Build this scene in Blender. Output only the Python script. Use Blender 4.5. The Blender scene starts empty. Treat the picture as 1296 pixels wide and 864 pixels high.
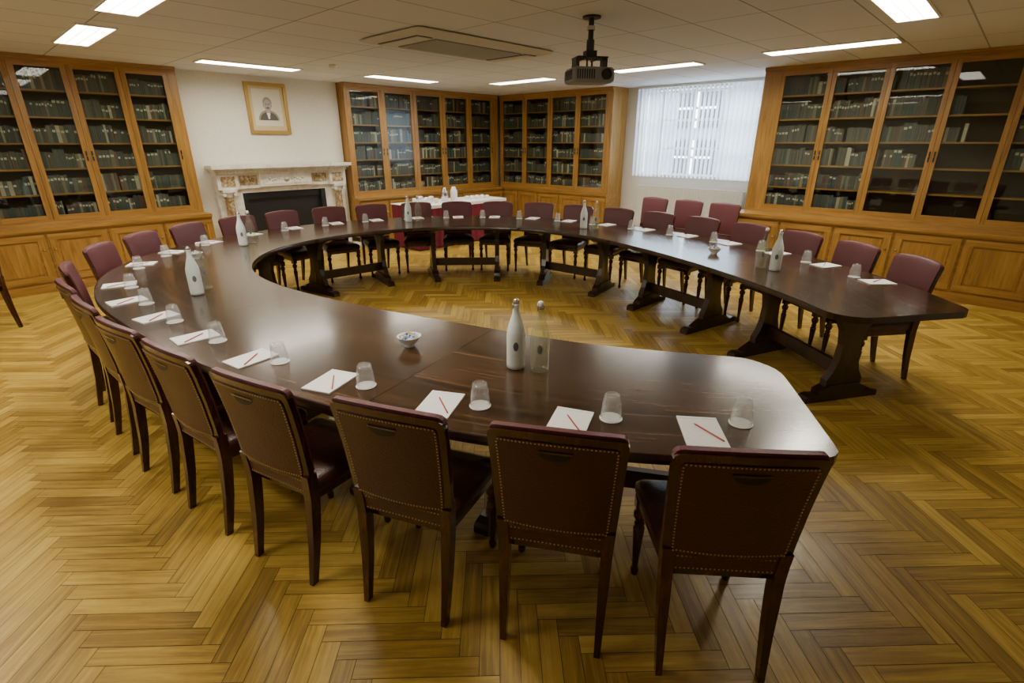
import bpy, math, random, bmesh
from mathutils import Vector, Matrix
random.seed(7)
C=bpy.context.scene.collection
T=Matrix.Translation
def RZ(a): return Matrix.Rotation(a,4,'Z')
def RX(a): return Matrix.Rotation(a,4,'X')
def RY(a): return Matrix.Rotation(a,4,'Y')
I4=Matrix.Identity(4)

# ------------------------------------------------------------ materials
def newmat(name):
    m=bpy.data.materials.new(name); m.use_nodes=True
    nt=m.node_tree; b=nt.nodes['Principled BSDF']
    return m,nt,b
def mat(name,col,rough=.5,metal=0,emit=None,es=0,coat=0,bump=0,bscale=60,trans=0,spec=None):
    m,nt,b=newmat(name)
    b.inputs['Base Color'].default_value=(*col,1); b.inputs['Roughness'].default_value=rough
    b.inputs['Metallic'].default_value=metal; b.inputs['Coat Weight'].default_value=coat
    b.inputs['Transmission Weight'].default_value=trans
    if spec is not None: b.inputs['Specular IOR Level'].default_value=spec
    if emit: 
        b.inputs['Emission Color'].default_value=(*emit,1); b.inputs['Emission Strength'].default_value=es
    tc=nt.nodes.new('ShaderNodeTexCoord'); n=nt.nodes.new('ShaderNodeTexNoise'); n.inputs['Scale'].default_value=bscale
    n.inputs['Detail'].default_value=4
    nt.links.new(tc.outputs['Object'],n.inputs['Vector'])
    mx=nt.nodes.new('ShaderNodeMix'); mx.data_type='RGBA'
    mx.inputs[6].default_value=(*[c*.88 for c in col],1); mx.inputs[7].default_value=(*[min(1,c*1.08) for c in col],1)
    nt.links.new(n.outputs['Fac'],mx.inputs[0]); nt.links.new(mx.outputs[2],b.inputs['Base Color'])
    if bump:
        bp=nt.nodes.new('ShaderNodeBump'); bp.inputs['Strength'].default_value=bump; bp.inputs['Distance'].default_value=.01
        nt.links.new(n.outputs['Fac'],bp.inputs['Height']); nt.links.new(bp.outputs['Normal'],b.inputs['Normal'])
    return m
def math_(nt,op,a,b=None,c=None):
    n=nt.nodes.new('ShaderNodeMath'); n.operation=op
    for i,x in enumerate((a,b,c)):
        if x is None: continue
        if isinstance(x,(int,float)): n.inputs[i].default_value=x
        else: nt.links.new(x,n.inputs[i])
    return n.outputs[0]
def ramp(nt,fac,stops):
    r=nt.nodes.new('ShaderNodeValToRGB'); e=r.color_ramp.elements
    while len(e)<len(stops): e.new(.5)
    for el,(p,c) in zip(e,stops): el.position=p; el.color=(*c,1)
    nt.links.new(fac,r.inputs[0]); return r.outputs[0]
def wood(name,c1,c2,c3,scale=(1.5,30,30),rough=.35,coat=0,coord='Object',islands=0,planks=0,bump=.05,wear=False,worn=(.55,.5,.42)):
    m,nt,b=newmat(name)
    tc=nt.nodes.new('ShaderNodeTexCoord'); mp=nt.nodes.new('ShaderNodeMapping')
    mp.inputs['Scale'].default_value=scale
    nt.links.new(tc.outputs[coord],mp.inputs['Vector'])
    n=nt.nodes.new('ShaderNodeTexNoise'); n.inputs['Scale'].default_value=1; n.inputs['Detail'].default_value=7
    n.inputs['Roughness'].default_value=.65; n.inputs['Distortion'].default_value=.6
    nt.links.new(mp.outputs[0],n.inputs['Vector'])
    fac=n.outputs['Fac']
    if islands:
        g=nt.nodes.new('ShaderNodeNewGeometry')
        fac=math_(nt,'ADD',fac,math_(nt,'MULTIPLY',math_(nt,'SUBTRACT',g.outputs['Random Per Island'],.5),islands))
    line=None
    if planks:
        sp=nt.nodes.new('ShaderNodeSeparateXYZ'); nt.links.new(tc.outputs['UV'],sp.inputs[0])
        q=math_(nt,'DIVIDE',sp.outputs[1],planks); fr=math_(nt,'FRACT',q); fl=math_(nt,'FLOOR',q)
        wn=nt.nodes.new('ShaderNodeTexWhiteNoise'); wn.noise_dimensions='1D'; nt.links.new(fl,wn.inputs['W'])
        fac=math_(nt,'ADD',fac,math_(nt,'MULTIPLY',math_(nt,'SUBTRACT',wn.outputs['Value'],.5),.11))
        line=math_(nt,'LESS_THAN',fr,.014)
    col=ramp(nt,fac,[(.3,c1),(.52,c2),(.75,c3)])
    if line is not None:
        mx=nt.nodes.new('ShaderNodeMix'); mx.data_type='RGBA'; nt.links.new(math_(nt,'MULTIPLY',line,.4),mx.inputs[0]); nt.links.new(col,mx.inputs[6])
        mx.inputs[7].default_value=(*[c*.25 for c in c1],1); col=mx.outputs[2]
    if wear:
        n2=nt.nodes.new('ShaderNodeTexNoise'); n2.inputs['Scale'].default_value=1.3; n2.inputs['Detail'].default_value=9; n2.inputs['Roughness'].default_value=.75
        nt.links.new(tc.outputs['Object'],n2.inputs['Vector'])
        mr=nt.nodes.new('ShaderNodeMapRange'); nt.links.new(n2.outputs['Fac'],mr.inputs[0])
        mr.inputs[1].default_value=.3; mr.inputs[2].default_value=.7; mr.inputs[3].default_value=rough-.08; mr.inputs[4].default_value=rough+.16
        nt.links.new(mr.outputs[0],b.inputs['Roughness'])
        mx=nt.nodes.new('ShaderNodeMix'); mx.data_type='RGBA'; mx.blend_type='MULTIPLY'; mx.inputs[0].default_value=.55
        nt.links.new(col,mx.inputs[6]); nt.links.new(ramp(nt,n2.outputs['Fac'],[(.3,worn),(.55,(1,1,1))]),mx.inputs[7]); col=mx.outputs[2]
    else: b.inputs['Roughness'].default_value=rough
    nt.links.new(col,b.inputs['Base Color']); b.inputs['Coat Weight'].default_value=coat; b.inputs['Coat Roughness'].default_value=.12
    bp=nt.nodes.new('ShaderNodeBump'); bp.inputs['Strength'].default_value=bump; bp.inputs['Distance'].default_value=.01
    nt.links.new(n.outputs['Fac'],bp.inputs['Height']); nt.links.new(bp.outputs['Normal'],b.inputs['Normal'])
    return m
def glassy(name,tint=(1,1,1),white=0,ior=1.45,rough=.02):
    m,nt,b=newmat(name); nt.nodes.remove(b); out=nt.nodes['Material Output']
    tr=nt.nodes.new('ShaderNodeBsdfTransparent'); tr.inputs[0].default_value=(*tint,1)
    gl=nt.nodes.new('ShaderNodeBsdfGlossy'); gl.inputs['Roughness'].default_value=rough
    fr=nt.nodes.new('ShaderNodeFresnel'); ge=nt.nodes.new('ShaderNodeNewGeometry')
    nt.links.new(math_(nt,'MULTIPLY_ADD',ge.outputs['Backfacing'],1/ior-ior,ior),fr.inputs[0])
    mx=nt.nodes.new('ShaderNodeMixShader'); nt.links.new(fr.outputs[0],mx.inputs[0]); nt.links.new(tr.outputs[0],mx.inputs[1]); nt.links.new(gl.outputs[0],mx.inputs[2])
    o=mx.outputs[0]
    if white:
        d=nt.nodes.new('ShaderNodeBsdfDiffuse'); d.inputs[0].default_value=(.92,.95,.95,1)
        m2=nt.nodes.new('ShaderNodeMixShader'); m2.inputs[0].default_value=white
        nt.links.new(o,m2.inputs[1]); nt.links.new(d.outputs[0],m2.inputs[2]); o=m2.outputs[0]
    nt.links.new(o,out.inputs[0]); return m

OAK=wood('oak_joinery',(.20,.10,.018),(.35,.18,.036),(.46,.26,.06),scale=(22,22,1.6),rough=.38,coat=.15)
OAKH=wood('oak_horizontal',(.22,.11,.020),(.36,.185,.038),(.47,.265,.062),scale=(1.6,22,22),rough=.38,coat=.15)
TABLE=wood('dark_table_oak',(.013,.006,.0026),(.048,.022,.009),(.14,.072,.031),scale=(1.6,40,1),rough=.21,coat=.28,coord='UV',planks=.17)
TABLEB=wood('dark_trestle_oak',(.010,.0045,.002),(.028,.011,.005),(.05,.022,.010),scale=(18,18,3),rough=.3,coat=.3)
MAHOG=wood('mahogany',(.016,.005,.0025),(.055,.016,.007),(.11,.034,.015),scale=(25,25,4),rough=.2,coat=.5)
FLOORM=wood('oak_parquet',(.28,.165,.024),(.46,.29,.042),(.62,.42,.078),scale=(2.6,45,1),rough=.37,coat=.06,coord='UV',islands=.34,wear=True,bump=.08,worn=(.58,.50,.38))
FBASE=mat('floor_joint_dark',(.06,.035,.01),.7)
LEATHER=mat('burgundy_leather',(.13,.034,.042),.40,bump=.25,bscale=140)
LEATHERB=mat('oxblood_leather_dark',(.062,.018,.012),.30,bump=.3,bscale=120)
BRASS=mat('antique_brass',(.50,.40,.24),.35,1)
BLACK=mat('black_plastic',(.012,.012,.013),.45)
WALL=mat('white_plaster',(.78,.75,.66),.8,bump=.5,bscale=35)
WALLW=mat('white_paint',(.78,.78,.76),.6)
PAPER=mat('white_paper',(.88,.88,.87),.6)
RED=mat('red_pencil_paint',(.42,.03,.03),.4)
CHINA=mat('white_china',(.88,.88,.88),.15)
STEEL=mat('steel',(.6,.6,.6),.25,1)
CLOTH=mat('red_cloth',(.16,.008,.022),.85)
CLOTHW=mat('white_linen',(.85,.85,.83),.8)
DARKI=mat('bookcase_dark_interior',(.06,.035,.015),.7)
PANE=glassy('cabinet_glass',(.90,.93,.90),ior=1.5)
GLASS=glassy('drinking_glass',(1,1,1),.10,ior=1.5)
BOTC=glassy('clear_bottle_glass',(.93,.96,.84),.06,ior=1.5)
FROST=mat('frosted_bottle',(.82,.90,.90),.45)
GOLD=mat('gilt_frame',(.50,.32,.09),.4,.6)
GREYP=mat('projector_grey',(.23,.24,.26),.5)
HOUSE=mat('outside_render',(.10,.115,.15),.9)
HOUSED=mat('outside_glass_dark',(.02,.025,.03),.9)

def tilemat():
    m,nt,b=newmat('ceiling_tiles')
    tc=nt.nodes.new('ShaderNodeTexCoord'); br=nt.nodes.new('ShaderNodeTexBrick')
    br.offset=0; br.inputs['Scale'].default_value=1; br.inputs['Mortar Size'].default_value=.007
    br.inputs['Brick Width'].default_value=1.2; br.inputs['Row Height'].default_value=.6
    br.inputs['Color1'].default_value=(.74,.77,.82,1); br.inputs['Color2'].default_value=(.69,.72,.77,1); br.inputs['Mortar'].default_value=(.33,.33,.33,1)
    nt.links.new(tc.outputs['Object'],br.inputs['Vector']); nt.links.new(br.outputs[0],b.inputs['Base Color'])
    b.inputs['Roughness'].default_value=.85
    return m
CEIL=tilemat()
def bookmat():
    m,nt,b=newmat('book_spines')
    g=nt.nodes.new('ShaderNodeNewGeometry')
    st=[(0,(.03,.045,.045)),(.15,(.05,.07,.06)),(.3,(.035,.05,.06)),(.45,(.09,.085,.07)),(.6,(.045,.06,.05)),(.72,(.12,.06,.04)),(.8,(.05,.065,.075)),(.92,(.16,.14,.10)),(1,(.4,.36,.27))]
    c=ramp(nt,g.outputs['Random Per Island'],[(p,tuple(min(.6,x*1.3) for x in q)) for p,q in st])
    nt.links.new(c,b.inputs['Base Color']); b.inputs['Roughness'].default_value=.5
    return m
BOOK=bookmat()
LABEL=mat('book_label',(.60,.57,.47),.6)
def marble(name,c1,c2,c3,s):
    m,nt,b=newmat(name); tc=nt.nodes.new('ShaderNodeTexCoord'); n=nt.nodes.new('ShaderNodeTexNoise')
    n.inputs['Scale'].default_value=s; n.inputs['Detail'].default_value=8; n.inputs['Distortion'].default_value=1.8
    nt.links.new(tc.outputs['Object'],n.inputs['Vector'])
    nt.links.new(ramp(nt,n.outputs['Fac'],[(.35,c1),(.5,c2),(.65,c3)]),b.inputs['Base Color']); b.inputs['Roughness'].default_value=.25
    return m
MARB=marble('white_marble',(.62,.58,.50),(.75,.72,.65),(.8,.78,.72),4)
SIEN=marble('sienna_marble',(.20,.13,.06),(.36,.26,.14),(.62,.54,.38),16)
def blindmat():
    m,nt,b=newmat('blind_fabric'); nt.nodes.remove(b); out=nt.nodes['Material Output']
    d=nt.nodes.new('ShaderNodeBsdfDiffuse'); d.inputs[0].default_value=(.8,.82,.86,1)
    t=nt.nodes.new('ShaderNodeBsdfTranslucent'); t.inputs[0].default_value=(.8,.84,.92,1)
    tr=nt.nodes.new('ShaderNodeBsdfTransparent')
    a=nt.nodes.new('ShaderNodeMixShader'); a.inputs[0].default_value=.6; nt.links.new(d.outputs[0],a.inputs[1]); nt.links.new(t.outputs[0],a.inputs[2])
    c=nt.nodes.new('ShaderNodeMixShader'); c.inputs[0].default_value=.06; nt.links.new(a.outputs[0],c.inputs[1]); nt.links.new(tr.outputs[0],c.inputs[2])
    nt.links.new(c.outputs[0],out.inputs[0]); return m
BLIND=blindmat()
def emis(name,col,s):
    m,nt,b=newmat(name); nt.nodes.remove(b); e=nt.nodes.new('ShaderNodeEmission'); e.inputs[0].default_value=(*col,1); e.inputs[1].default_value=s
    nt.links.new(e.outputs[0],nt.nodes['Material Output'].inputs[0]); return m
TUBE=emis('fluorescent_diffuser',(1,.93,.78),44)

# ------------------------------------------------------------ mesh builder
class MB:
    def __init__(s,name): s.name=name; s.v=[]; s.f=[]; s.mi=[]; s.sm=[]; s.uv={}; s.mats=[]
    def mat(s,m):
        if m not in s.mats: s.mats.append(m)
        return s.mats.index(m)
    def add(s,vs,fs,m,M=I4,smooth=False,uvs=None):
        o=len(s.v); mi=s.mat(m)
        s.v+=[tuple(M@Vector(p)) for p in vs]
        for k,f in enumerate(fs):
            if uvs: s.uv[len(s.f)]=[uvs[i] for i in f]
            s.f.append([i+o for i in f]); s.mi.append(mi); s.sm.append(smooth)
    def box(s,x0,x1,y0,y1,z0,z1,m,M=I4):
        v=[(x,y,z) for z in (z0,z1) for x,y in ((x0,y0),(x1,y0),(x1,y1),(x0,y1))]
        s.add(v,[(3,2,1,0),(4,5,6,7),(0,1,5,4),(1,2,6,5),(2,3,7,6),(3,0,4,7)],m,M)
    def loft(s,secs,m,M=I4,smooth=True,cap=True):
        n=len(secs[0]); v=[p for q in secs for p in q]; f=[]
        for i in range(len(secs)-1):
            for j in range(n):
                k=(j+1)%n; f.append((i*n+j,i*n+k,(i+1)*n+k,(i+1)*n+j))
        s.add(v,f,m,M,smooth)
        if cap:
            s.add(list(secs[0])+list(secs[-1]),[tuple(range(n-1,-1,-1)),tuple(range(n,2*n))],m,M,False)
    def lathe(s,prof,m,M=I4,seg=20,smooth=True,cap=True):
        s.loft([[(r*math.cos(2*math.pi*j/seg),r*math.sin(2*math.pi*j/seg),z) for j in range(seg)] for r,z in prof],m,M,smooth,cap)
    def slab(s,P,nu,nv,m,M=I4,smooth=True):
        """closed slab: P(u,v,side)->(x,y,z)"""
        for side in (0,1):
            v=[P(2*i/nu-1,j/nv,side) for j in range(nv+1) for i in range(nu+1)]
            f=[]
            for j in range(nv):
                for i in range(nu):
                    a=j*(nu+1)+i; q=(a,a+1,a+nu+2,a+nu+1); f.append(q if side==0 else q[::-1])
            s.add(v,f,m,M,smooth)
        ring=[(2*i/nu-1,0) for i in range(nu)]+[(1,j/nv) for j in range(nv)]+[(1-2*i/nu,1) for i in range(nu)]+[(-1,1-j/nv) for j in range(nv)]
        n=len(ring)
        s.add([P(u,v,0) for u,v in ring]+[P(u,v,1) for u,v in ring],[(k,n+k,n+(k+1)%n,(k+1)%n) for k in range(n)],m,M,False)
    def mesh(s):
        me=bpy.data.meshes.new(s.name); me.from_pydata(s.v,[],s.f)
        for m in s.mats: me.materials.append(m)
        me.polygons.foreach_set('material_index',s.mi); me.polygons.foreach_set('use_smooth',s.sm)
        if s.uv:
            L=me.uv_layers.new(name='UVMap')
            for p in me.polygons:
                if p.index in s.uv:
                    for li,uv in zip(p.loop_indices,s.uv[p.index]): L.data[li].uv=uv
        me.update(); return me
    def obj(s,M=I4,name=None):
        o=bpy.data.objects.new(name or s.name,s.mesh()); o.matrix_world=M; C.objects.link(o); return o
def inst(me,name,M):
    o=bpy.data.objects.new(name,me); o.matrix_world=M; C.objects.link(o); return o
def rrect(w,d,r,n=4,z=0,cx=0,cy=0):
    p=[]
    for qx,qy,a in ((1,1,0),(-1,1,90),(-1,-1,180),(1,-1,270)):
        for k in range(n+1):
            t=math.radians(a+90*k/n); p.append((cx+qx*(w/2-r)+r*math.cos(t),cy+qy*(d/2-r)+r*math.sin(t),z))
    return p

# ------------------------------------------------------------ room
X0,X1,Y0,Y1,H=-2.5,9.35,-2.5,9.05,2.70
def simple(name,x0,x1,y0,y1,z0,z1,m):
    b=MB(name); b.box(x0,x1,y0,y1,z0,z1,m); return b.obj()
fb=MB('floor'); W=.074; N=6; Lp=N*W; R45=RZ(math.radians(45)); g=.0011
kx=int(14/W)
for k in range(-kx,kx+1):
    for mm in range(-20,21):
        ox,oy=(k+2*N*mm)*W,k*W
        for (a,b_,w,h) in ((0,0,Lp,W),(-W,0,W,Lp)):
            c=R45@Vector((ox+a+w/2,oy+b_+h/2,0)); c.x+=3.4; c.y+=3.2
            if not (X0-.4<c.x<X1+.4 and Y0-.4<c.y<Y1+.4): continue
            vs=[]
            for dx,dy in ((0,0),(w,0),(w,h),(0,h)):
                p=R45@Vector((ox+a+dx+(g if dx==0 else -g),oy+b_+dy+(g if dy==0 else -g),0)); vs.append((p.x+3.4,p.y+3.2,0))
            r1,r2=random.uniform(0,50),random.uniform(0,50)
            uv=[(0+r1,0+r2),(w+r1,r2),(w+r1,h+r2),(r1,h+r2)] if w>h else [(r1,r2),(r1,w+r2),(h+r1,w+r2),(h+r1,r2)]
            fb.add(vs,[(0,1,2,3)],FLOORM,uvs=uv)
fo=fb.obj(); bm=bmesh.new(); bm.from_mesh(fo.data)
for co,no in (((X0,0,0),(-1,0,0)),((X1,0,0),(1,0,0)),((0,Y0,0),(0,-1,0)),((0,Y1,0),(0,1,0))):
    bmesh.ops.bisect_plane(bm,geom=bm.verts[:]+bm.edges[:]+bm.faces[:],plane_co=co,plane_no=no,clear_outer=True)
bm.to_mesh(fo.data); bm.free()
simple('floor_base',X0,X1,Y0,Y1,-.1,-.002,FBASE)
simple('ceiling',X0,X1,Y0,Y1,H,H+.1,CEIL)
simple('wall_north',X0,X1,Y1,Y1+.15,0,H,WALL)
simple('wall_south',X0,X1,Y0-.15,Y0,0,H,WALL)
simple('wall_west',X0-.15,X0,Y0,Y1,0,H,WALL)
we=MB('wall_east'); wy0,wy1,wz0,wz1=3.25,5.5,1.16,2.62
we.box(X1,X1+.25,Y0,wy0,0,H,WALLW); we.box(X1,X1+.25,wy1,Y1,0,H,WALLW); we.box(X1,X1+.25,wy0,wy1,0,wz0,WALLW); we.box(X1,X1+.25,wy0,wy1,wz1,H,WALLW)
we.obj()
simple('wall_chimney_breast',2.62,5.06,8.95,Y1,0,H,WALL)
simple('wall_east_pier',8.52,X1,Y0,2.95,0,H,WALLW)
simple('baseboard_east',X1-.02,X1,2.96,5.8,0,.14,WALLW)
b=MB('baseboard_north'); b.box(2.62,2.74,8.93,8.95,0,.16,WALLW); b.obj()

wb=MB('window_1'); fx=X1+.12
for y in (wy0,3.85,4.5,5.1,wy1-.05): wb.box(fx,fx+.05,y,y+.05,wz0,wz1,WALLW)
for z in (wz0,1.62,2.1,wz1-.05): wb.box(fx+.002,fx+.048,wy0,wy1,z,z+.04,WALLW)
wb.box(fx+.02,fx+.025,wy0,wy1,wz0,wz1,PANE)
wb.box(X1+.002,fx+.05,wy0,wy1,wz0,wz0+.02,WALLW)
wb.obj()
bl=MB('vertical_blind'); y=wy0-.02
bl.box(X1-.10,X1-.03,wy0-.05,wy1+.06,2.655,2.69,WALLW)
while y<wy1+.05:
    a=math.radians((-37 if 3.85<y<5.05 else -18)+random.uniform(-4,4)); M=T((X1-.065,y,0))@RZ(a)
    pr=[(-.012*(1-(q/3)**2)*.6,.045*q/3) for q in range(-3,4)]
    bl.add([(x,yy,z) for z in (1.14,2.66) for x,yy in pr],[(q,q+1,q+8,q+7) for q in range(6)],BLIND,M,True); y+=.079
bl.obj()
hb=MB('building_outside'); hb.box(14,15,-3,9.5,-3,3.3,HOUSE)
for yy in range(-2,9,2):
    for zz in (-.5,.9,2.1):
        hb.box(13.95,14,yy,yy+1.1,zz,zz+.9,HOUSED); hb.box(13.9,13.95,yy+.52,yy+.58,zz,zz+.9,WALLW); hb.box(13.9,13.95,yy,yy+1.1,zz+.45,zz+.5,WALLW)
hb.obj()
rb=MB('radiator'); ry0,ry1=3.35,5.35
rb.box(9.20,9.215,ry0,ry1,.22,.96,WALLW); rb.box(9.28,9.295,ry0,ry1,.22,.96,WALLW)
y=ry0+.03
while y<ry1-.03:
    rb.box(9.188,9.202,y,y+.02,.25,.93,WALLW); y+=.045
rb.box(9.195,9.30,ry0,ry1,.955,.975,WALLW)
for k in range(45): rb.box(9.215,9.28,ry0+.02+.044*k,ry0+.024+.044*k,.976,.978,BLACK)
rb.box(9.295,9.33,ry0+.2,ry0+.25,.3,.85,WALLW); rb.box(9.295,9.33,ry1-.25,ry1-.2,.3,.85,WALLW)
rb.lathe([(.012,0),(.012,.24)],STEEL,T((9.25,ry1+.03,0)),10); rb.lathe([(.02,.22),(.025,.26),(.02,.32)],WALLW,T((9.25,ry1+.03,0)),12)
rb.obj()

# ------------------------------------------------------------ bookcases
def bookcase(M,n,pitch,e0,e1,low=.15,stile=.06,fillf=None,depth=.28,body=.28,hdr=.075,ch=.80):
    """local x along wall 0..; y=0 front, +y into wall"""
    b=MB('bookcase'); L=e0+n*pitch+e1
    b.box(0,L,-low,body,.081,ch-.041,OAKH); b.box(-.002,L+.002,-low-.035,body-.001,ch-.04,ch,OAKH)
    b.box(.001,L-.001,-low-.022,-low,ch-.06,ch-.0405,OAKH)
    b.box(.001,L-.001,-low-.024,-low+.02,0,.10,OAKH)
    k=max(1,round(L/.62)); pw=L/k
    for i in range(k):
        x0=i*pw+.02; x1=(i+1)*pw-.02
        z0,z1=.13,ch-.08
        b.box(x0,x1,-low-.018,-low,z0,z0+.07,OAKH); b.box(x0,x1,-low-.018,-low,z1-.07,z1,OAKH)
        b.box(x0,x0+.07,-low-.018,-low,z0+.0702,z1-.0702,OAK); b.box(x1-.07,x1,-low-.018,-low,z0+.0702,z1-.0702,OAK)
        b.box(x0+.09,x1-.09,-low-.008,-low,z0+.09,z1-.09,OAK)
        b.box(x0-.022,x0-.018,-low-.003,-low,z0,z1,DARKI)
        b.lathe([(.004,0),(.012,.012),(.012,.02),(0.001,.026)],BRASS,T(((x1-.035) if i%2==0 else (x0+.035),-low-.018,.52))@RX(math.pi/2),10)
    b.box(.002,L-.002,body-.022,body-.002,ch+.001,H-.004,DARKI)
    b.box(0.001,.02,.042,body-.001,ch+.0005,H-hdr-.0005,OAK); b.box(L-.02,L-.001,.042,body-.001,ch+.0005,H-hdr-.0005,OAK)
    b.box(0,L,0,body,H-hdr,H-.002,OAKH)
    b.box(-.002,L+.002,-.03,-.0005,H-.035,H-.0025,OAKH); b.box(-.001,L+.001,-.015,-.0005,H-.055,H-.0355,OAKH)
    b.box(e0,L-e1,0,.03,ch+.0005,ch+.05,OAKH); b.box(.001,L-.001,-.012,-.0005,ch+.0005,ch+.025,OAKH)
    b.box(0,e0,0,.0415,ch+.0005,H-hdr-.0005,OAK)
    b.box(L-e1,L,0,.0415,ch+.0005,H-hdr-.0005,OAK)
    zb,zt=ch+.0505,H-hdr-.0005; nt_=6; dz=(zt-zb)/nt_
    bk=MB('shelved_books')
    for i in range(n):
        x0=e0+i*pitch; x1=x0+pitch
        if i: b.box(x0-.012,x0+.012,.031,body-.023,zb,zt,OAK)
        b.box(x0+.002,x0+stile,0,.028,zb,zt,OAK); b.box(x1-stile,x1-.002,0,.028,zb,zt,OAK)
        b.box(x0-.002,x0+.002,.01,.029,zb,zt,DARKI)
        b.box(x0+stile,x1-stile,.0005,.0275,zb,zb+.055,OAKH); b.box(x0+stile,x1-stile,.0005,.0275,zt-.045,zt,OAKH)
        b.box(x0+stile,x1-stile,.012,.016,zb+.055,zt-.045,PANE)
        hx=(x1-stile/2) if i%2==0 else (x0+stile/2)
        b.box(hx-.008,hx+.008,-.006,0,1.52,1.64,BLACK); b.lathe([(.004,0),(.008,.01),(.001,.018)],BRASS,T((hx,-.004,1.58))@RX(math.pi/2),8)
        for t in range(nt_):
            zs=zb+t*dz
            b.box(x0+.0125,x1-.0125,.045,body-.0225,zs-.01 if t else zs,zs+.01,OAKH)
            f=1.0 if fillf is None else fillf(i,t)
            if f<=0: continue
            x=x0+.02; xe=x0+.02+(pitch-.04)*f
            run=0; lab=random.random()<.6
            while x<xe:
                if run<=0:
                    hb_=random.uniform(.15,.23); wb_=random.uniform(.018,.045); run=random.randint(2,8); lab=random.random()<.6; lz=random.uniform(.5,.8)
                    if random.random()<.12: x+=random.uniform(.01,.06)
                w=wb_*random.uniform(.85,1.15); hh=hb_*random.uniform(.96,1.02)
                if x+w>x1-.02: break
                yf=.06+random.uniform(0,.012)
                bk.box(x,x+w-.0015,yf,.22,zs+.0102,zs+.01+hh,BOOK)
                if lab and random.random()<.8:
                    l2=lz+random.uniform(-.04,.04); bk.box(x+w*.15,x+w*.85,yf-.001,yf-.0002,zs+.01+hh*l2,zs+.01+hh*(l2+.13),LABEL)
                x+=w; run-=1
    o=b.obj(M)
    k_=bk.obj(I4); k_.parent=o
    return o
bookcase(T((-2.45,8.75,0)),9,.54,.05,.10,low=.30,fillf=None,ch=.78)
bookcase(T((5.08,8.75,0)),5,.705,.04,.14,stile=.07)
bookcase(T((8.85,8.735,0))@RZ(-math.pi/2),4,.70,.03,.10,low=.03,stile=.06,body=.49,depth=.49)
def rf(i,t):
    if i<=1: return 1
    if i==2: return [0,.0,.75,1,1,1][t]
    return [0,0,.0,.3,.25,.0][t] if i==3 else [0,0,.35,.3,.5,0][t]
bookcase(T((8.2,2.93,0))@RZ(-math.pi/2),8,.62,.22,.08,low=.42,stile=.05,body=.31,fillf=rf)

# ------------------------------------------------------------ fireplace
fp=MB('marble_fireplace'); fy=8.925
x0,x1=2.82,4.93
def fbx(a,b_,d0,z0,z1,m): fp.box(a,b_,fy-d0,fy,z0,z1,m)
fbx(x0-.08,x1+.08,.30,1.37,1.42,MARB); fbx(x0-.05,x1+.05,.26,1.34,1.3695,MARB); fbx(x0-.02,x1+.02,.22,1.30,1.3395,MARB)
xx=x0
while xx<x1-.02: fp.box(xx,xx+.025,fy-.235,fy-.221,1.305,1.335,MARB); xx+=.05
fbx(x0,x1,.14,1.07,1.2995,MARB)
fbx(x0-.002,x0+.30,.19,1.069,1.2990,MARB); fbx(x1-.30,x1+.002,.19,1.069,1.2990,MARB)
fbx(3.45,4.30,.18,1.09,1.2985,MARB); fp.box(3.50,4.25,fy-.186,fy-.18,1.12,1.27,MARB)
for k in range(5): fp.lathe([(.001,-.01),(.05-.007*k,0),(.001,.01)],MARB,T((3.875,fy-.19-.002*k,1.195))@RX(math.pi/2)@RZ(k*.4),8)
for s in (-1,1):
    for k in range(5): fp.lathe([(.001,-.008),(.022,0),(.001,.008)],MARB,T((3.875+s*(.09+.045*k),fy-.187,1.195+.02*math.sin(k*1.7)))@RX(math.pi/2),8)
for a,c in ((x0+.34,3.42),(4.33,x1-.34)): fp.box(a,c,fy-.146,fy-.14,1.12,1.26,SIEN)
for a in (x0+.05,x1-.25): fp.box(a,a+.2,fy-.195,fy-.19,1.11,1.26,SIEN)
fbx(x0,x0+.36,.10,0,1.0685,MARB); fbx(x1-.36,x1,.10,0,1.0685,MARB)
fbx(x0+.361,x1-.361,.099,1.0,1.0685,MARB)
for cx in (x0+.14,x1-.14):
    fp.box(cx-.12,cx+.12,fy-.21,fy-.08,0,.18,MARB); fp.box(cx-.10,cx+.10,fy-.2,fy-.08,.18,.22,MARB)
    fp.lathe([(.085,.22),(.085,.25),(.066,.28),(.066,.6),(.06,.93),(.072,.95)],SIEN,T((cx,fy-.13,0)),24)
    fp.lathe([(.06,.95),(.075,.97),(.068,.99),(.09,1.03)],MARB,T((cx,fy-.13,0)),24)
    fp.box(cx-.1,cx+.1,fy-.23,fy-.03,1.03,1.068,MARB)
    for s in (-1,1): fp.lathe([(.028,-.09),(.028,.09)],MARB,T((cx+s*.078,fy-.13,1.0))@RX(math.pi/2),12)
fp.box(x0+.36,x1-.36,fy-.02,fy-.005,0,1.0,BLACK)
fp.box(x0+.361,x0+.44,fy-.09,fy-.021,0,.999,BLACK); fp.box(x1-.44,x1-.361,fy-.09,fy-.021,0,.999,BLACK)
fp.box(x0+.45,x1-.45,fy-.06,fy-.021,.9,.999,BLACK)
for k in range(14): fp.box(3.45+k*.065,3.46+k*.065,fy-.10,fy-.09,.05,.38,STEEL)
fp.box(3.42,4.34,fy-.11,fy-.09,.38,.40,BRASS); fp.box(3.42,4.34,fy-.11,fy-.09,.03,.05,BRASS)
fp.box(x0-.05,x1+.05,fy-.5,fy-.23,0,.03,MARB)
fp.obj()

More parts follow.
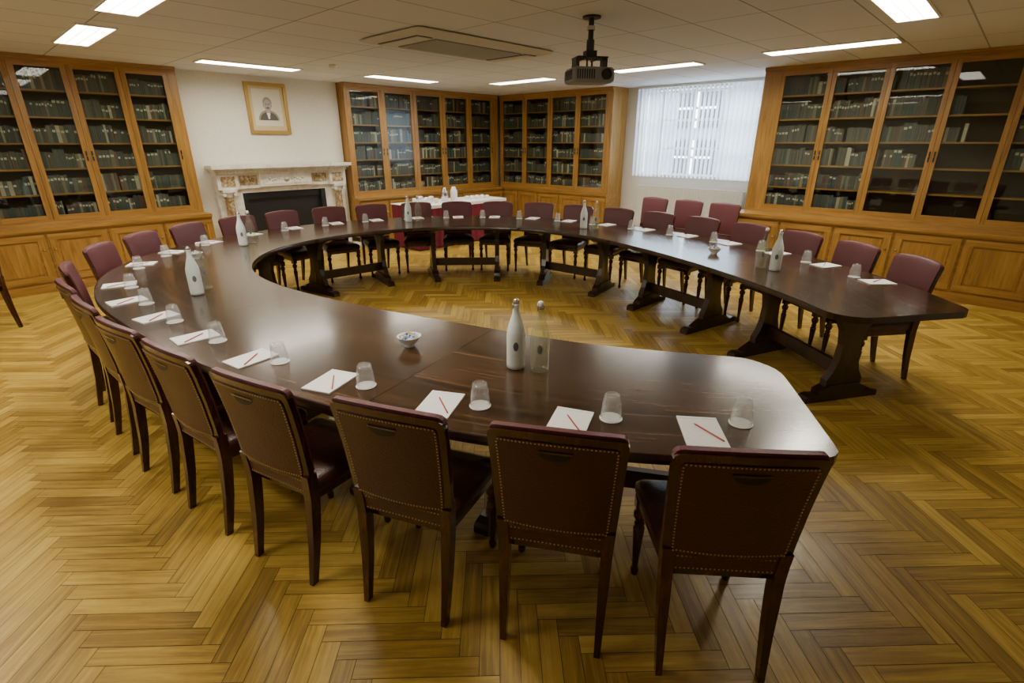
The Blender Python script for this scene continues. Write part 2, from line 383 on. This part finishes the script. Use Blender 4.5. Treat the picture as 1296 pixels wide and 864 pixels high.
# portrait
pt=MB('framed_portrait'); cx,cz,pw,ph=3.83,2.24,.32,.37; py=8.948
M=T((cx,py,cz))
for a,c,d,e in ((-pw,pw,ph-.05,ph),(-pw,pw,-ph,-ph+.05)): pt.box(a,c,-.035,0,d,e,GOLD,M)
for a,c in ((-pw,-pw+.05),(pw-.05,pw)): pt.box(a,c,-.035,0,-ph+.0502,ph-.0502,GOLD,M)
MATB=mat('portrait_mount',(.62,.50,.28),.8); PIC=mat('portrait_ground',(.70,.66,.52),.8); SK=mat('portrait_face',(.42,.38,.31),.8); HR=mat('portrait_ink',(.10,.095,.08),.8); GR=mat('portrait_shade',(.30,.27,.22),.8)
pt.box(-pw+.05,pw-.05,-.012,-.002,-ph+.05,ph-.05,MATB,M)
pt.box(-pw+.10,pw-.10,-.014,-.012,-ph+.12,ph-.09,PIC,M)
def disc(cx_,cz_,rx,rz,y,m,n=24,a0=0,a1=360):
    p=[(cx_+rx*math.cos(math.radians(a0+(a1-a0)*k/n)),y,cz_+rz*math.sin(math.radians(a0+(a1-a0)*k/n))) for k in range(n+1)]
    pt.add(p,[tuple(range(len(p)))],m,M)
disc(0,-.17,.165,.15,-.0150,GR,24,0,180); disc(.0,-.17,.14,.12,-.0152,HR,24,0,180)
pt.add([(-.025,-.0156,-.06),(.025,-.0156,-.06),(.012,-.0156,-.15),(-.012,-.0156,-.15)],[(0,1,2,3)],PAPER,M)
pt.box(-.03,.03,-.0155,-.0149,-.09,-.02,SK,M)
disc(0,.085,.070,.082,-.0158,GR); disc(0,.045,.057,.085,-.0162,SK)
disc(-.02,.058,.011,.005,-.0166,HR); disc(.02,.058,.011,.005,-.0166,HR); disc(0,.035,.007,.018,-.0165,GR); disc(0,.010,.032,.010,-.0167,HR); disc(0,-.010,.014,.004,-.0167,GR)
disc(-.022,.072,.014,.004,-.0167,HR); disc(.022,.072,.014,.004,-.0167,HR)
disc(-.060,.04,.009,.020,-.0160,GR); disc(.060,.04,.009,.020,-.0160,GR)
pt.obj()

# ------------------------------------------------------------ table geometry
K=.787
OUT=[(2.36,.255),(1.82,.88),(1.40,1.56),(1.05,2.40),(.80,3.4),(.66,4.6),(.66,5.7),(.92,6.7),(1.58,7.58),(2.68,8.22),(4.1,8.42),(5.45,8.08),(6.5,7.4),(7.13,6.6),(7.45,5.6),(7.54,4.5),(7.42,3.3),(7.15,2.25),(6.75,1.4),(6.15,.62),(5.46,.0)]
INN=[(3.29,.86),(2.98,1.36),(2.68,1.95),(2.42,2.75),(2.15,3.7),(1.97,4.7),(1.98,5.5),(2.2,6.15),(2.65,6.7),(3.3,7.0),(4.06,7.08),(4.95,6.85),(5.65,6.35),(6.08,5.75),(6.26,5.1),(6.24,4.3),(6.0,3.4),(5.68,2.6),(5.35,1.95),(4.95,1.3),(4.5,.72)]
def cr(P,t):
    n=len(P); i=min(int(t),n-2); f=t-i
    g=lambda k:Vector(P[k]) if 0<=k<n else (Vector(P[0])*2-Vector(P[1]) if k<0 else Vector(P[-1])*2-Vector(P[-2]))
    a,b_,c,d=g(i-1),g(i),g(i+1),g(i+2)
    return .5*((2*b_)+(c-a)*f+(2*a-5*b_+4*c-d)*f*f+(3*b_-a-3*c+d)*f**3)*K
NS=800; ts=[20*i/NS for i in range(NS+1)]
Op=[cr(OUT,t) for t in ts]; Ip=[cr(INN,t) for t in ts]
def cum(P):
    L=[0]
    for a,b_ in zip(P,P[1:]): L.append(L[-1]+(b_-a).length)
    return L
LO=cum(Op); LM=cum([(a+b_)/2 for a,b_ in zip(Op,Ip)])
def tat(L,s):
    s=max(0,min(L[-1],s))
    lo,hi=0,NS
    while hi-lo>1:
        m=(lo+hi)//2
        if L[m]<=s: lo=m
        else: hi=m
    return 20*(lo+(s-L[lo])/max(1e-9,L[hi]-L[lo]))/NS
def pt_at(t,w):
    return cr(OUT,t)*(1-w)+cr(INN,t)*w
TH=.74
nseg=9; SL=LM[-1]/nseg
for k in range(nseg):
    b=MB('trestle_table')
    s0,s1=k*SL+.0012,(k+1)*SL-.0012
    ws=[0,.004,.02,.05,.09,.14,.2,.3,.4,.5,.6,.7,.8,.86,.91,.95,.98,.996,1]; nu=22
    wid=1.03
    def sst(w):
        if k==0:
            d=w*wid; r=.07; e=0
            if d<r: e=r-math.sqrt(max(0,r*r-(r-d)**2))
            d=(1-w)*wid; r=.24
            if d<r: e=r-math.sqrt(max(0,r*r-(r-d)**2))
            return s0+e
        return s0
    def sen(w):
        if k==nseg-1:
            e=0; d=w*wid; r=.10
            if d<r: e=r-math.sqrt(max(0,r*r-(r-d)**2))
            d=(1-w)*wid; r=.22
            if d<r: e=r-math.sqrt(max(0,r*r-(r-d)**2))
            return s1-e
        return s1
    grid=[];uvs=[]
    for w in ws:
        a,c=sst(w),sen(w)
        for i in range(nu+1):
            s=a+(c-a)*i/nu; p=pt_at(tat(LM,s),w); grid.append((p.x,p.y)); uvs.append((s+k*7.3,w*wid+k*1.7))
    nw=len(ws)
    for z,fl in ((TH,0),(TH-.042,1)):
        f=[]
        for j in range(nw-1):
            for i in range(nu):
                a=j*(nu+1)+i; q=(a,a+1,a+nu+2,a+nu+1); f.append(q[::-1] if fl==0 else q)
        b.add([(x,y,z) for x,y in grid],f,TABLE if fl==0 else TABLEB,uvs=uvs)
    ring=[i for i in range(nu+1)]+[j*(nu+1)+nu for j in range(1,nw)]+[(nw-1)*(nu+1)+i for i in range(nu-1,-1,-1)]+[j*(nu+1) for j in range(nw-2,0,-1)]
    n=len(ring)
    lv=[(TH,0),(TH-.004,.003),(TH-.02,.007),(TH-.036,.004),(TH-.042,0)]
    vv=[]
    for z,o in lv:
        for q,i in enumerate(ring):
            p=Vector(grid[i]); d=(Vector(grid[ring[(q+1)%n]])-Vector(grid[ring[q-1]]))
            nrm=Vector((-d.y,d.x)); nrm=nrm.normalized() if nrm.length>0 else Vector((0,0))
            on_end=(0<(i%(nu+1))<nu)
            vv.append((p.x+nrm.x*(o if on_end else 0),p.y+nrm.y*(o if on_end else 0),z))
    f=[]
    for l in range(len(lv)-1):
        for q in range(n): f.append((l*n+q,l*n+(q+1)%n,(l+1)*n+(q+1)%n,(l+1)*n+q))
    b.add(vv,f,TABLEB)
    tc_=[]
    for fr in (.22,.78):
        t=tat(LM,s0+(s1-s0)*fr); po=cr(OUT,t); pi=cr(INN,t); d=(pi-po); Wd=d.length; d.normalize()
        a0,a1=.30,Wd-.10; L_=a1-a0; c=po+d*((a0+a1)/2)
        M=T((c.x,c.y,0))@RZ(math.atan2(d.y,d.x)); tc_.append(c)
        h=L_/2
        xs=[-h,-h+.015,-h+.06,-h+.12,-.20,-.12,.12,.20,h-.12,h-.06,h-.015,h]
        zt=[.035,.05,.058,.05,.085,.12,.12,.085,.05,.058,.05,.035]
        b.loft([[(x,-.04,0),(x,.04,0),(x,.04,z),(x,-.04,z)] for x,z in zip(xs,zt)],TABLEB,M,smooth=False)
        pz=[.11,.16,.22,.30,.42,.52,.60,.645]; pwd=[.15,.15,.11,.085,.075,.095,.14,.16]
        b.loft([[(-w,-.028,z),(w,-.028,z),(w,.028,z),(-w,.028,z)] for z,w in zip(pz,pwd)],TABLEB,M,smooth=False)
        xs=[-h,-h+.08,h-.08,h]; zb=[.675,.64,.64,.675]
        b.loft([[(x,-.035,z),(x,.035,z),(x,.035,.6985),(x,-.035,.6985)] for x,z in zip(xs,zb)],TABLEB,M,smooth=False)
    a,c=tc_; d=(c-a); L_=d.length; mid=(a+c)/2; ang=math.atan2(d.y,d.x)
    b.box(-L_/2-.03,L_/2+.03,-.018,.018,.16,.26,TABLEB,T((mid.x,mid.y,0))@RZ(ang))
    b.obj()

# ------------------------------------------------------------ chair
def lerp(tab,z):
    for (z0,a),(z1,b_) in zip(tab,tab[1:]):
        if z<=z1: return a+(b_-a)*max(0,(z-z0)/(z1-z0))
    return tab[-1][1]
YB=[(0,-.250),(.1,-.232),(.22,-.212),(.42,-.192),(.55,-.200),(.70,-.218),(.82,-.238),(.93,-.262)]
HX=[(0,.182),(.42,.188),(.6,.197),(.93,.212)]
ch=MB('dining_chair')
for s in (-1,1):
    secs=[]
    for z in (0,.06,.12,.2,.3,.4,.46,.52):
        w=.011+.0085*min(1,z/.35); y=lerp(YB,z); x=s*(lerp(HX,z)-.008)
        secs.append([(x+a*w,y+b_*(w+.004),z) for a,b_ in ((-1,-1),(1,-1),(1,1),(-1,1))])
    ch.loft(secs,MAHOG,smooth=False)
def backslab(z0,z1,ins,f0,b0,puff,m,rt=.03,rbm=.0,crown=.012,nu=16,nv=18):
    def P(u,v,side):
        z=z0+(z1-z0)*(1-(1-v)**1.6)
        hx=lerp(HX,z)-ins+.012
        t=z1-z
        if t<rt: hx-=rt-math.sqrt(max(0,rt*rt-(rt-t)**2))
        t=z-z0
        if t<rbm: hx-=rbm-math.sqrt(max(0,rbm*rbm-(rbm-t)**2))
        x=u*hx; zz=z+crown*(1-u*u)*v
        y=lerp(YB,zz)-.022*(1-(x/.2)**2)
        pf=puff*(1-u**4)*(1-(2*v-1)**4)
        return (x,y-b0,zz) if side==0 else (x,y+f0+pf,zz)
    ch.slab(P,nu,nv,m); return P
backslab(.50,.910,0,.010,.014,0,MAHOG)
Pr=backslab(.515,.880,.024,-.005,.0185,0,LEATHERB,rt=.02,rbm=.01,crown=.011)
Pf=backslab(.50,.922,.004,.020,.002,.018,LEATHER,rt=.03,rbm=.02)
def PL(u,v,side):
    z=.43+.065*v; x=u*(.172); y=lerp(YB,z)-.012
    return (x,y-.006,z) if side==0 else (x,y+.02,z)
ch.slab(PL,8,3,LEATHERB)
def nail(p):
    x,y,z=p; r=.0036
    vs=[(x,y-.0035,z)]+[(x+r*math.cos(k*math.pi/3),y,z+r*math.sin(k*math.pi/3)) for k in range(6)]
    ch.add(vs,[(0,k+1,(k+1)%6+1) for k in range(6)],BRASS,smooth=True)
def nails(P,nu,nv,side):
    for i in range(nv+1):
        v=i/nv
        vv_=1-(1-v*.975-.01)**(1/1.6)
        for s in (-.965,.965): nail(P(s,vv_,side))
    for i in range(1,nu):
        u=-.965+1.93*i/nu
        nail(P(u,.93,side)); nail(P(u,.012,side))
nails(Pr,30,27,0)
for i in range(25):
    p=PL(-.97+1.94*i/24,.12,0); nail(p); p=PL(-.97+1.94*i/24,.92,0); nail(p)
sl=[]; sb=[]
for k in range(13):
    x=-.055+.11*k/12; zc=.845; y=lerp(YB,zc)-.022*(1-(x/.2)**2)-.0205
    sl.append((x,y,zc+.008)); sb.append((x,y,zc+.006-.026*math.sqrt(max(0,1-(x/.055)**2))))
vs=sl+sb; ch.add(vs,[(i,i+1,14+i,13+i) for i in range(12)],BLACK)
vs=[(x,y-.005,z+.006) for x,y,z in sl]+[(x,y-.002,z-.002) for x,y,z in sl]
ch.add(vs,[(i,i+1,14+i,13+i) for i in range(12)],MAHOG)
def seatsec(z,ins,fr=.225):
    pts=[(-.185+ins,-.185+ins),(.185-ins,-.185+ins),(.222-ins,fr-ins),(-.222+ins,fr-ins)]
    r=.03
    out=[]
    n=4
    for i in range(4):
        a=Vector(pts[i-1]);b_=Vector(pts[i]);c=Vector(pts[(i+1)%4])
        d1=(a-b_).normalized()*r; d2=(c-b_).normalized()*r
        for k in range(n+1):
            t=k/n; q=(b_+d1)*(1-t)**2+b_*2*t*(1-t)+(b_+d2)*t*t; out.append((q.x,q.y,z))
    return out
ch.loft([seatsec(.375,.012),seatsec(.38,.006),seatsec(.42,.006)],MAHOG,smooth=False)
ch.loft([seatsec(.41,.003),seatsec(.425,-.003),seatsec(.455,-.003),seatsec(.472,.01),seatsec(.482,.035),seatsec(.488,.09)],LEATHERB)
for i in range(30):
    x=-.20+.4*i/29; 
    vs=[(x,.2305,.42)]+[(x+.0036*math.cos(k*math.pi/3),.2282,.42+.0036*math.sin(k*math.pi/3)) for k in range(6)]
    ch.add(vs,[(0,(k+1)%6+1,k+1) for k in range(6)],BRASS)
for s in (-1,1):
    M=T((s*.193,.195,0))
    ch.lathe([(.012,0),(.016,.006),(.018,.03),(.012,.045),(.014,.05),(.013,.06),(.021,.20),(.024,.25),(.016,.262),(.022,.272),(.016,.285),(.027,.305),(.028,.325),(.018,.342),(.024,.35)],MAHOG,M,14)
    ch.box(-.024,.024,-.024,.024,.35,.40,MAHOG,M)
CH=ch.mesh()
def chair(x,y,nx,ny,jit=0):
    a=math.atan2(-nx,ny)+jit
    inst(CH,'dining_chair',T((x,y,0))@RZ(a))

pd=MB('notepad'); pd.box(-.074,.074,-.105,.0915,0,.006,PAPER); pd.box(-.074,.074,.092,.1055,0,.0068,PAPER)
PADM=T((.02,-.01,.0092))@RZ(math.radians(35))@RX(math.pi/2)
pd.lathe([(.001,-.072),(.003,-.062),(.003,.068),(.0026,.072)],RED,PADM,6)
PD=pd.mesh()
tb=MB('glass_tumbler')
tb.lathe([(.044,0),(.0445,.001),(.0445,.0025),(.044,.003)],CHINA,I4,28)
tb.lathe([(.040,.004),(.0415,.004),(.0395,.03),(.036,.06),(.0325,.085),(.030,.10),(.026,.1035),(.022,.102),(.020,.096),(.027,.094),(.029,.085),(.0345,.055),(.0375,.03),(.040,.004)],GLASS,I4,28,cap=False)
tb.lathe([(.0002,.096),(.02,.096)],GLASS,I4,28,cap=False)
tb.lathe([(.0355,.0625),(.0365,.0625),(.0365,.067),(.0345,.067)],GLASS,I4,28,cap=False)
TB=tb.mesh()

nch=28; S=[.425,.955,1.51,2.09,2.66,3.21,3.77,4.34,4.92,5.74]
rem=(LO[-1]-.74-S[-1])/(nch-10)
for i in range(nch-10): S.append(S[-1]+rem)
for i,s in enumerate(S):
    t=tat(LO,s); p=cr(OUT,t); q=cr(OUT,min(20,t+.02))-cr(OUT,max(0,t-.02)); q.normalize()
    n=Vector((q.y,-q.x)); 
    if n.dot(cr(INN,t)-p)<0: n=-n
    r=Vector((n.y,-n.x))
    inw=[.02,.05,.06,.045,.06,.07,.09,.11][i] if i<8 else .13
    o=p+n*(inw+random.uniform(-.012,.012))
    chair(o.x,o.y,n.x,n.y,random.uniform(-.06,.06))
    c=p+n*(.15+random.uniform(-.01,.02))+r*random.uniform(-.01,.02)
    a=math.atan2(-n.x,n.y)+random.uniform(-.15,.15)
    inst(PD,'notepad',T((c.x,c.y,TH+.0005))@RZ(a))
    c=p+n*(.215+random.uniform(-.01,.02))+r*(.165+random.uniform(-.01,.015))
    inst(TB,'glass_tumbler',T((c.x,c.y,TH+.0005)))
for x,y in ((7.45,4.15),(7.45,3.58),(7.38,3.0)): chair(x,y,-1,0,random.uniform(-.06,.06))
chair(-.13,7.08,-.6,.8); chair(-.62,6.6,-.6,.8)

# bottles
PRINT=mat('bottle_print',(.16,.18,.2),.5)
def bottle(x,y,frost):
    b=MB('water_bottle')
    m=FROST if frost else BOTC
    b.lathe([(.036,0),(.043,.004),(.044,.02),(.044,.16),(.041,.19),(.028,.235),(.018,.265),(.0145,.29),(.0145,.305)],m,I4,28)
    b.lathe([(.016,.303),(.017,.306),(.017,.313),(.015,.316)],CHINA if frost else STEEL,I4,20)
    b.lathe([(.0145,.316),(.015,.322),(.013,.334),(.006,.338)],STEEL if frost else CHINA,I4,20)
    for s in (-1,1):
        vs=[(.0147*s,.0,.30),(.021*s,.0,.295),(.023*s,0,.31),(.015*s,0,.335)]; b.loft([[ (a,-.0012,z) for a,_,z in vs],[(a,.0012,z) for a,_,z in vs]],STEEL,I4,False)
    ang0=math.atan2(-y,-x); vs=[];n=8
    for k in range(n+1):
        a=ang0-.28+.56*k/n; hh=.022*math.sqrt(max(.05,1-(2*k/n-1)**2))
        for z in (.12-hh,.12+hh): vs.append((.0446*math.cos(a),.0446*math.sin(a),z))
    b.add(vs,[(2*k,2*k+2,2*k+3,2*k+1) for k in range(n)],PRINT)
    b.obj(T((x,y,TH+.0005)))
for x,y,f in ((1.65,1.535,1),(1.70,1.43,0),(1.03,4.03,1),(1.13,4.16,0),(1.98,5.72,1),(2.10,5.80,0),(4.2,5.9,1),(4.32,5.84,0),(5.35,3.83,1),(5.42,3.70,0),(4.60,1.32,1),(4.63,1.44,0)): bottle(x,y,f)
SW=[mat('sweet_blue',(.05,.12,.5),.4),mat('sweet_yellow',(.7,.5,.08),.4),mat('sweet_white',(.8,.8,.8),.4),mat('sweet_pale',(.3,.45,.75),.4)]
for x,y in ((1.466,2.13),(4.93,1.98),(1.42,5.35)):
    b=MB('sweet_bowl')
    b.lathe([(.028,0),(.03,.004),(.028,.008),(.048,.03),(.062,.055),(.064,.056),(.060,.052),(.045,.03),(.02,.014),(.001,.012)],CHINA,I4,28)
    for k in range(40):
        a=random.uniform(0,6.28); r=.046*math.sqrt(random.random()); z=.052+.018*(1-r/.05)+random.uniform(-.004,.004)
        b.lathe([(.001,-.007),(.008,-.004),(.009,.002),(.001,.007)],random.choice(SW),T((r*math.cos(a),r*math.sin(a),z))@RX(random.uniform(-1,1))@RY(random.uniform(-1,1)),6)
    b.obj(T((x,y,TH+.0005)))

# ------------------------------------------------------------ refreshment table
st=MB('refreshment_table'); ax0,ax1,ay0,ay1=5.30,7.4,7.18,7.92
st.box(ax0+.01,ax1-.01,ay0+.01,ay1-.01,.70,.7345,MAHOG)
st.box(ax0-.013,ax1+.013,ay0-.013,ay1+.013,.735,.742,CLOTHW)
st.box(ax0-.016,ax1+.016,ay0-.017,ay0-.0135,.69,.742,CLOTHW)
for x in (ax0+.06,ax1-.06):
    for y in (ay0+.06,ay1-.06): st.box(x-.025,x+.025,y-.025,y+.025,0,.7,MAHOG)
per=[(ax0,ay0),(ax1,ay0),(ax1,ay1),(ax0,ay1)]; ptsk=[]
for i in range(4):
    a=Vector(per[i]); c=Vector(per[(i+1)%4]); L_=(c-a).length; n=int(L_/.03); d=(c-a)/L_; nn=Vector((d.y,-d.x))
    for k in range(n): 
        q=a+d*(L_*k/n)+nn*(.010*math.sin(k*1.3)); ptsk.append((q.x,q.y))
st.loft([[(x,y,.02) for x,y in ptsk],[(x,y,.7345) for x,y in ptsk]],CLOTH,cap=False)
st.obj()
def cupstack(x,y,n):
    b=MB('stacked_cups')
    for k in range(n):
        b.lathe([(.022,0),(.024,.003),(.034,.03),(.04,.055),(.038,.054),(.03,.02),(.001,.01)],CHINA,T((0,0,k*.028)),16)
        b.lathe([(.002,-.012),(.012,-.012),(.014,0),(.012,.012),(.002,.012)],CHINA,T((.044,0,.03+k*.028))@RX(math.pi/2),8)
    b.obj(T((x,y,.7425)))
for i in range(3):
    for j in range(3): cupstack(5.62+i*.13,7.40+j*.14,2+(i+j)%2)
for i in range(4): cupstack(6.75+i*.13,7.42,1); cupstack(6.75+i*.13,7.56,1)
for x in (6.2,6.42):
    b=MB('thermos_jug')
    b.lathe([(.055,0),(.062,.01),(.064,.15),(.055,.19),(.04,.205),(.042,.225),(.03,.24),(.01,.245)],STEEL if x<6.3 else WALLW,I4,24)
    b.loft([[(.055,-.008,.05),(.06,-.008,.05),(.06,.008,.05),(.055,.008,.05)],[(.10,-.008,.08),(.108,-.008,.08),(.108,.008,.08),(.10,.008,.08)],[(.10,-.008,.18),(.108,-.008,.18),(.108,.008,.18),(.10,.008,.18)],[(.04,-.008,.205),(.045,-.008,.215),(.045,.008,.215),(.04,.008,.205)]],BLACK,I4,False)
    b.obj(T((x,7.55,.7425))@RZ(.6))

# ------------------------------------------------------------ ceiling things
def lum(cx,cy,along,L=1.25,Wd=.28):
    b=MB('ceiling_light'); M=T((cx,cy,H))@(I4 if along=='x' else RZ(math.pi/2)); l,w=L/2,Wd/2
    b.box(-l-.02,l+.02,-w-.02,-w,-.016,-.001,WALLW,M); b.box(-l-.02,l+.02,w,w+.02,-.016,-.001,WALLW,M)
    b.box(-l-.02,-l,-w,w,-.016,-.001,WALLW,M); b.box(l,l+.02,-w,w,-.016,-.001,WALLW,M)
    b.add([(-l,-w,-.004),(l,-w,-.004),(l,w,-.004),(-l,w,-.004)],[(3,2,1,0)],TUBE,M)
    n=int(L/.06)
    for i in range(1,n): x=-l+L*i/n; b.box(x-.001,x+.001,-w,w,-.014,-.005,STEEL,M)
    for yy in (-w/3,w/3): b.box(-l,l,yy-.001,yy+.001,-.014,-.005,STEEL,M)
    b.obj()
for a in ((3.2,7.8,'x'),(5.5,7.6,'x'),(7.05,6.45,'y'),(7.05,4.0,'y'),(6.9,1.85,'y'),(1.28,6.85,'y'),(1.28,4.85,'y'),(1.28,2.2,'y'),(5.25,.95,'x'),(-1.0,6,'y'),(-1.0,3,'y')): lum(*a)  # last two are added out of view, to brighten the left floor

ac=MB('ceiling_air_conditioner'); ax,ay=4.15,4.65; M=T((ax,ay,H)); GR2=mat('ac_grille',(.26,.26,.25),.6); ACW=mat('ac_casing',(.62,.62,.58),.5)
def rr(w,d,z): return [(x,y,z) for x,y,_ in rrect(w,d,.05,4)]
ac.loft([rr(1.82,.92,-.001),rr(1.90,1.0,-.012),rr(1.88,.98,-.022),rr(1.74,.80,-.045)][::-1],ACW,M,False)
ac.box(-.60,.60,-.30,.30,-.052,-.044,GR2,M)
for k in range(20): ac.box(-.58,.58,-.29+.03*k,-.282+.03*k,-.058,-.052,ACW,M)
for s in (-1,1):
    ac.box(s*.74-.09,s*.74+.09,-.32,.32,-.049,-.043,BLACK,M); ac.box(s*.74-.07,s*.74+.07,-.31,.31,-.056,-.049,ACW,M)
ac.obj()
sd=MB('smoke_detector'); sd.lathe([(.055,-.001),(.055,-.018),(.04,-.035),(.02,-.04)][::-1],WALLW,T((3.95,7.0,H)),20); sd.obj()

pj=MB('ceiling_projector'); M=T((3.98,2.87,0))@RZ(math.radians(-35))
pj.lathe([(.075,2.685),(.075,2.699)],BLACK,M,20); pj.lathe([(.022,2.45),(.022,2.69)],BLACK,M,14); pj.lathe([(.032,2.44),(.032,2.53)],BLACK,M,14)
pj.lathe([(.032,2.60),(.032,2.63)],STEEL,M,14)
pj.box(-.045,.045,-.045,.045,2.40,2.45,BLACK,M)
pj.box(-.13,.13,-.09,.09,2.392,2.402,BLACK,M)
for s in (-1,1):
    pj.box(s*.13-.006,s*.13+.006,-.06,.06,2.33,2.40,BLACK,M)
    for q in (-1,1):
        pj.box(s*.06-.01,s*.06+.01,q*.02-.005,q*.13+.005,2.385,2.392,BLACK,M) if q>0 else pj.box(s*.06-.01,s*.06+.01,-.135,-.015,2.385,2.392,BLACK,M)
        pj.lathe([(.008,2.31),(.008,2.39)],BLACK,M@T((s*.06,q*.11,0)),8)
bx=[]
for z,i in ((2.205,.02),(2.215,.004),(2.24,0),(2.30,.002),(2.318,.015),(2.322,.03)): bx.append([(x,y,z) for x,y,_ in rrect(.36-2*i,.29-2*i,.03,4)])
pj.loft(bx,GREYP,M,smooth=False)
pj.lathe([(.042,0),(.042,.03),(.038,.035),(.03,.03),(.028,.01)],BLACK,M@T((.10,-.14,2.265))@RX(math.pi/2),20)
pj.lathe([(.001,.02),(.03,.018)],PANE,M@T((.10,-.14,2.265))@RX(math.pi/2),20)
for k in range(8): pj.box(-.15+.02*k,-.14+.02*k,-.147,-.144,2.23,2.30,BLACK,M)
for k in range(9): pj.box(-.182,-.179,-.10+.022*k,-.09+.022*k,2.23,2.30,BLACK,M)
pj.obj()

cu=bpy.data.curves.new('floor_cable','CURVE'); cu.dimensions='3D'; cu.bevel_depth=.005; sp=cu.splines.new('BEZIER')
cp=[(2.05,4.3),(2.35,4.35),(2.5,4.65),(2.8,4.35),(3.15,4.25),(2.9,4.0)]; sp.bezier_points.add(len(cp)-1)
for bp,(x,y) in zip(sp.bezier_points,cp): bp.co=(x,y,.006); bp.handle_left_type=bp.handle_right_type='AUTO'
cu.materials.append(BLACK); o=bpy.data.objects.new('floor_cable',cu); C.objects.link(o)

# ------------------------------------------------------------ world, camera
w=bpy.data.worlds.new('World'); bpy.context.scene.world=w; w.use_nodes=True
bg=w.node_tree.nodes['Background']; bg.inputs[0].default_value=(.80,.88,1,1); bg.inputs[1].default_value=26
cam=bpy.data.cameras.new('camera'); cam.lens=18.11; cam.sensor_width=36; cam.clip_start=.05
co=bpy.data.objects.new('camera',cam); co.location=(0,0,1.74); co.rotation_euler=(math.radians(90-21.1),0,math.radians(-46.6))
C.objects.link(co); bpy.context.scene.camera=co
